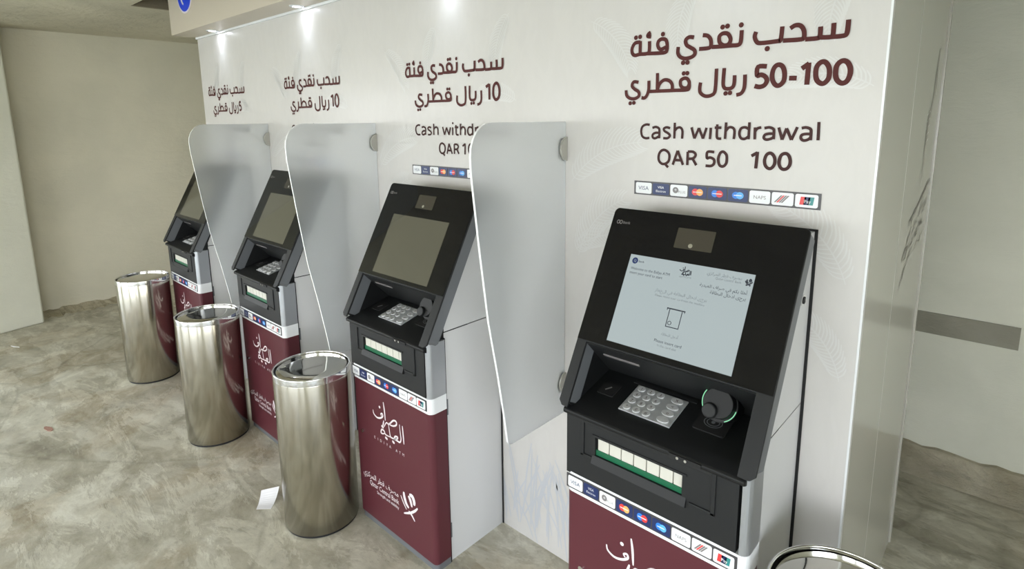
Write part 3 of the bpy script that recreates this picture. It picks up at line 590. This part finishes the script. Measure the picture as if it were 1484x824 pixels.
# recess: slot panel, cheeks
p0 = SL(0, .397, -.004); p1 = (0, -.182, .928)
bx = Vector((0, p1[1]-p0[1], p1[2]-p0[2])); bl = bx.length; bx.normalize(); bn = Vector((0, bx.z, -bx.y))
if bn.y > 0: bn = -bn
def BP(u, t, d=0): return (u, p0[1]+bx.y*t+bn.y*d, p0[2]+bx.z*t+bn.z*d)
b = MB(); b.prism([(.292, 0), (.782, 0), (.782, bl), (.292, bl)], -.01, 0, lambda u, v, e: BP(u, v, e)); bp = bld(b, 'slot_panel', mblack2)
for x0, x1 in ((.2885, .3095), (.7685, .7822)):
    b = MB(); b.prism([SL(0, .397, -.006)[1:], SL(0, .565, -.008)[1:], (-.35, .878), (-.17, .92), (-.172, .94)], x0, x1, YZ); bld(b, 'cheek', mblack)
b = MB(); b.prism([(.345, .045), (.455, .045), (.455, .053), (.345, .053)], 0, .003, lambda u, v, e: BP(u, v, e)); bld(b, 'receipt_slot', mgreyp, bp)
# round card reader
RC = Vector(BP(.670, .082, .020)); RN = Vector((0, -.93, .367)); RV = Vector((0, -.367, -.93))   # the reader faces the user squarely
def RP(u, v, d): q = RC+Vector((u, 0, 0))+RV*v+RN*d; return tuple(q)
def disc(b, r, d0, d1, cu=0, cv=0, n=32, mi=0, r2=None):
    r2 = r2 or r
    a_ = [RP(cu+r*math.cos(2*math.pi*k/n), cv+r*math.sin(2*math.pi*k/n), d0) for k in range(n)]
    c_ = [RP(cu+r2*math.cos(2*math.pi*k/n), cv+r2*math.sin(2*math.pi*k/n), d1) for k in range(n)]
    b.add(a_+c_, [(k, (k+1) % n, n+(k+1) % n, n+k) for k in range(n)]+[tuple(range(n, 2*n))], mi)
b = MB(); disc(b, .045, -.045, .0); disc(b, .038, .0, .020, r2=.036, cu=.003, cv=-.002); rd = bld(b, 'card_reader', mblack, bevel=.002)
b = MB(); disc(b, .019, .016, .030, cu=-.012, cv=.020, r2=.017); bld(b, 'reader_nose', mblack2, rd, bevel=.003)
for k0, k1 in ((14, 29), (1, 6)):
    b = MB(); n = 40
    for k in range(k0, k1+1):
        a0, a1 = 2*math.pi*k/n, 2*math.pi*(k+1)/n
        b.add([RP(r_*math.cos(a), r_*math.sin(a), .0012) for a in (a0, a1) for r_ in (.0412, .0432)], [(0, 1, 3, 2)])
    bld(b, 'light_ring', mring, rd)
# keypad
b = MB(); b.prism([(.424, -.315), (.571, -.315), (.571, -.210), (.424, -.210)], .0, .004, SHe); kp = bld(b, 'keypad', mkeyb, bevel=.001)
lab = [['1', '2', '3', 'X'], ['4', '5', '6', '<'], ['7', '8', '9', 'o'], ['*', '0', '#', '']]
for r_ in range(4):
    for c_ in range(4):
        cx = .4415+.0285*c_ if c_ < 3 else .546; cy = -.224-.0255*r_
        w_, h_ = (.0108, .0098) if c_ < 3 else (.0165, .0098)
        b = MB(); b.prism([(cx+w_*math.cos(k*math.pi/7), cy+h_*math.sin(k*math.pi/7)) for k in range(14)], .004, .0075, SHe)
        if lab[r_][c_]: b.text(lab[r_][c_], .013, cx, cy-.005, SHd(.0077), 1)
        bld(b, 'key', [mkey, mtxt_dk], kp)
b = MB(); b.prism([(.405, -.205), (.590, -.205), (.590, -.195), (.405, -.195)], .0, .003, SHe); bld(b, 'keypad_hood', mblack2, shelf)
b = MB(); b.prism(rrect(.615, .695, -.285, -.215, .006, 2), 0, .004, SHe)
for r_ in (.022, .015): b.ribbon([(.655+r_*math.cos(k*math.pi/8), -.25+r_*.8*math.sin(k*math.pi/8)) for k in range(17)], .0022, SHd(.0044), 1)
b.ribbon([(.655, -.25)], .008, SHd(.0044), 1)
bld(b, 'contactless_reader', [mbgroove, mgrey], shelf)
b = MB(); b.prism(rrect(.335, .385, -.285, -.235, .004, 2), 0, .003, SHe); b.ribbon([(.352, -.268), (.364, -.252)], .005, SHd(.0034), 1); bld(b, 'fingerprint_pad', [mbgroove, mgreyp], shelf)
b = MB(); b.box(.605, .685, -.3825, -.3785, .8695, .8785); f = lambda u, v, e: (u, e, v)
for cx in (.628, .648): b.prism([(cx+.0035*math.cos(k*math.pi/6), .874+.0035*math.sin(k*math.pi/6)) for k in range(12)], -.385, -.382, f, 1)
bld(b, 'socket_bar', [mbgroove, mchrome], shelf)
# housing behind
def hslant(y, d=-.054):                    # z of the plane behind the frame at depth y
    s_ = (y-ty-sz*d)/sy; return tz+sz*s_-sy*d
b = MB(); b.prism([(-.0025, 0), (-.287, 0), (-.287, .858), (-.160, .858), (-.160, .913), (-.0025, .913)], .300, .7822, YZ); b.box(.7823, .783, -.287, -.0025, 0, .913); h1 = bld(b, 'lower_housing', mhousing, bevel=.002)
zt = 1.372; yt = ty+sy*((tz-zt)/.8814)+.055
pf_ = [(-.0025, .917), (-.286, .917), (-.286, .935), (ty+.044, hslant(ty+.044)), (ty+.046, zt), (-.0025, zt)]
b = MB(); b.prism([(-.0025, .917), (-.150, .917), (-.150, hslant(-.150)), (ty+.044, hslant(ty+.044)), (ty+.046, zt), (-.0025, zt)], .301, .7822, YZ); b.prism(pf_, .7823, .7832, YZ); h2 = bld(b, 'upper_housing', mhousing, bevel=.0015)
b = MB(); b.box(.296, .789, -.2935, -.2865, .0, .895); bld(b, 'seal', mbgroove)
b = MB(); b.box(.7834, .791, -.0042, -.0024, 0, zt+.006); b.box(.70, .791, -.0042, -.0024, zt+.0005, zt+.006); bld(b, 'gap_shadow_strip', mbgroove)  # flat black strip painted in for the shadow gap at the booth face
b = MB(); b.prism([(-.074+.016*math.cos(k*math.pi/8), 1.214+.014*math.sin(k*math.pi/8)) for k in range(16)], .7832, .790, YZ); b.prism([(-.074+.010*math.cos(k*math.pi/8), 1.214+.009*math.sin(k*math.pi/8)) for k in range(16)], .790, .7915, YZ, 1); b.box(.7915, .7925, -.070, -.066, 1.209, 1.219, 0); bld(b, 'side_lock', [mchrome, mbgroove], h2)
b = MB(); b.box(.783, .7865, -.287, -.279, .60, .66); b.box(.783, .7865, -.287, -.279, .10, .16); bld(b, 'hinge', mgrey, h1)

ML = ['', 'cash machine second from the right, its screen off and reflecting the bright ceiling', 'cash machine second from the left, half hidden behind a frosted screen', 'farthest cash machine, smallest and leftmost, next to the booth corner']
roots = [root]
for k in range(1, 4):
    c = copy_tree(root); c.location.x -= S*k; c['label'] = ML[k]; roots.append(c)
# screens: off on three with a painted-in ceiling reflection, lit menu on the nearest
def screen(par, lit):
    b = MB(); slab(b, [(.3715, .1305), (.709, .1305), (.709, .3745), (.3715, .3745)], .0022, .003)
    if not lit:
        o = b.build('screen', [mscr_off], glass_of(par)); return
    b2 = b; F = SLf(.0033)
    b2.ribbon([(.389, -.147)], .0145, F, 2)
    b2.text('bank', .009, .400, -.150, F, 1, 'LEFT'); b2.text('Q', .010, .389, -.1505, SLf(.0035), 0)
    b2.text('Welcome to the Eidiya ATM', .0105, .382, -.172, F, 1, 'LEFT', .95); b2.text('insert your card to start', .0105, .382, -.184, F, 1, 'LEFT', .95)
    for s_ in G['callig']: b2.ribbon([(.540+u*.16, -.150+(v-.52)*.16) for u, v in s_], .0022, F, 1)
    b2.text('EIDIYA ATM', .006, .540, -.1695, F, 3)
    for s_ in G['crest']: b2.ribbon([(.695+(u-.08)*.16, -.153+(v-.20)*.16) for u, v in s_], .0035, F, 1)
    b2.text(arab('مصرف قطر المركزي'), .011, .681, -.149, F, 3, 'RIGHT'); b2.text('Qatar Central Bank', .008, .681, -.158, F, 3, 'RIGHT')
    b2.text(arab('أهلا بكم في صراف العيدية'), .0115, .700, -.182, F, 1, 'RIGHT'); b2.text(arab('يرجى إدخال البطاقة'.replace('إ', 'ا')), .0115, .700, -.196, F, 1, 'RIGHT')
    b2.text(arab('يرجى ادخال البطاقة في الجهاز'), .0115, .540, -.218, F, 3); b2.text('Please insert your card into the machine', .0082, .540, -.230, F, 3)
    w = .0017
    b2.ribbon([(.515, -.254), (.565, -.254)], .0032, F, 1, smooth=False); b2.ribbon([(.5165, -.254), (.5165, -.259)], w, F, 1); b2.ribbon([(.5635, -.254), (.5635, -.259)], w, F, 1)
    b2.ribbon([(.523, -.256), (.523, -.300)], w*1.3, F, 1); b2.ribbon([(.557, -.256), (.557, -.300)], w*1.3, F, 1); b2.ribbon([(.522, -.300), (.558, -.300)], w*1.3, F, 1)
    b2.ribbon([(.531+.0045*math.cos(k*math.pi/6), -.290+.0045*math.sin(k*math.pi/6)) for k in range(13)], w, F, 1)
    b2.text(arab('أدخل البطاقة'), .009, .540, -.324, F, 3); b2.text('Please insert card', .0105, .540, -.344, F, 1); b2.text('in the card slot', .0085, .540, -.354, F, 3)
    b2.build('screen', [mscr_on, mui, mnavy, muig], glass_of(par))
def glass_of(r_): return [o for o in ALL() if o.parent == r_ and o.name.startswith('glass_panel')][0]
for i, r_ in enumerate(roots): screen(r_, i == 0)

# ------------------------------------------------------------------ frosted privacy screens
PLB = ['frosted screen between the two nearest cash machines, the largest of the three', 'middle frosted screen, its slanted edge reaching down behind a steel bin', 'leftmost frosted screen, beside the farthest cash machine']
OFF[0] = (0, -.2, .61)
ps = empty('privacy_screen', OFF[0], PLB[0], 'screen', 'frosted privacy screens between the machines')
out = [(-.002, .611), (-.002, 1.645), (-.352, 1.645)]
for k in range(1, 7):
    a = R(90+15*k-2); out.append((-.352-.081*math.sin(R(90*k/6)), 1.645-.095*(1-math.cos(R(90*k/6)))))
out += [(-.431, 1.50), (-.405, 1.28), (-.374, 1.05), (-.338, .87), (-.312, .72)]
for k in range(5): a = R(180+90*k/4); out.append((-.277+.022*math.cos(a), .633+.022*math.sin(a)))
b = MB(); b.prism(out, -.004, .004, YZ, 1, caps=False)
n = len(out); o_ = 0
b.f += [tuple(reversed(range(n))), tuple(range(n, 2*n))]; b.m += [0, 0]; b.sm += [False, False]
b.build('acrylic_sheet', [macr, macre], ps)
for zc in (1.556, .725):
    b = MB(); pts = [(-.001+.0, zc-.04)]+[(-.001-.034*math.cos(R(-90+180*k/10)), zc+.04*math.sin(R(-90+180*k/10))) for k in range(11)]
    b.prism(pts[1:], .0045, .012, YZ); b.prism(pts[1:], -.012, -.0045, YZ); b.build('clip', mclip, ps, bevel=.001)
for k in (1, 2):
    c = copy_tree(ps); c.location.x -= S*k; c['label'] = PLB[k]

# ------------------------------------------------------------------ steel bins
rB, hB = .151, .679
OFF[0] = (0, 0, 0)
BL = ['farthest brushed steel bin, leftmost, beside the leftmost cash machine', 'middle brushed steel bin of the left row, in front of the second machine', 'large brushed steel bin in front of the second nearest machine', 'steel bin at the bottom edge, only its rim in view by the nearest machine']
bp_ = [(-3.045, -.518), (-1.950, -.513), (-.925, -.477), (NBX, NBY)]
bn_ = empty('steel_bin', (0, 0, 0), BL[0], 'bin', 'steel bins beside the machines')
b = MB(); b.lathe([(rB-.006, 0), (rB-.006, .012)], 64); b.lathe([(0.0001, .002), (rB-.006, .002)], 64); b.build('base_ring', mbgroove, bn_)
b = MB(); b.lathe([(rB-.004, .010), (rB-.001, .012), (rB-.001, hB-.030), (rB-.0015, hB-.028)], 96); b.lathe([(rB-.012, .6), (rB-.012, hB-.02)], 64); b.build('body', msteel, bn_)
b = MB(); pf = [(rB-.001, hB-.028)]
for k in range(9): a = R(180*k/8); pf.append((rB-.0035+.0035*math.cos(a), hB-.0035+.0035*math.sin(a)))
pf.append((rB-.0075, hB-.022)); b.lathe(pf, 96); b.build('rim', mchrome, bn_)
b = MB(); b.lathe([(rB-.0078, hB-.021), (rB-.018, hB-.021)], 64); b.build('inner_gap', mbinin, bn_)
b = MB(); b.lathe([(rB-.0135, hB-.021), (rB-.0135, hB-.009), (rB-.0155, hB-.0072), (.08, hB-.0062), (.0001, hB-.0058)], 96); b.build('lid', mmirror, bn_)
for i, (x, y) in enumerate(bp_):
    c = bn_ if i == 0 else copy_tree(bn_); c.location = (x, y, 0); c['label'] = BL[i]

# ------------------------------------------------------------------ litter
OFF[0] = (-1.18, -.60, 0)
b = MB(); n = 10; vs = []
A0, A1, A2, A3 = Vector((-1.17, -.655)), Vector((-1.125, -.612)), Vector((-1.190, -.540)), Vector((-1.240, -.600))
for i in range(n+1):
    t = i/n; z = .0015+.032*max(0, t-.25)**2*1.6
    p_, q_ = A0.lerp(A3, t), A1.lerp(A2, t); vs += [(p_.x, p_.y, z), (q_.x, q_.y, z+.012*t*t)]
b.add(vs, [(2*i, 2*i+1, 2*i+3, 2*i+2) for i in range(n)])
rc_ = b.build('receipt_slip', [mpaper, mpaperg])
so = rc_.modifiers.new('thick', 'SOLIDIFY'); so.thickness = .0006
rc_.location = OFF[0]; tag(rc_, 'small curled white paper slip lying on the concrete floor', 'paper')
for (x, y, rot, nm, lb, mm, sx, sy_) in ((-2.70, -1.13, .4, 'litter_scrap', 'small reddish dry scrap lying on the floor left of the bins', mleaf, .045, .012), (-4.40, -1.07, -.5, 'litter_scrap', 'tiny pale scrap on the floor by the pillar', mpaper, .05, .018)):
    b = MB(); OFF[0] = (x, y, 0)
    random.seed(int(-x*10))
    pts = [(x+sx*math.cos(a+rot)*random.uniform(.7, 1)*1., y+sy_*math.sin(a)*random.uniform(.7, 1)+sx*.3*math.cos(a)) for a in [k*math.pi/5 for k in range(10)]]
    b.prism(pts, .0005, .004, UP); o = b.build(nm, mm); o.location = OFF[0]; tag(o, lb, 'litter')
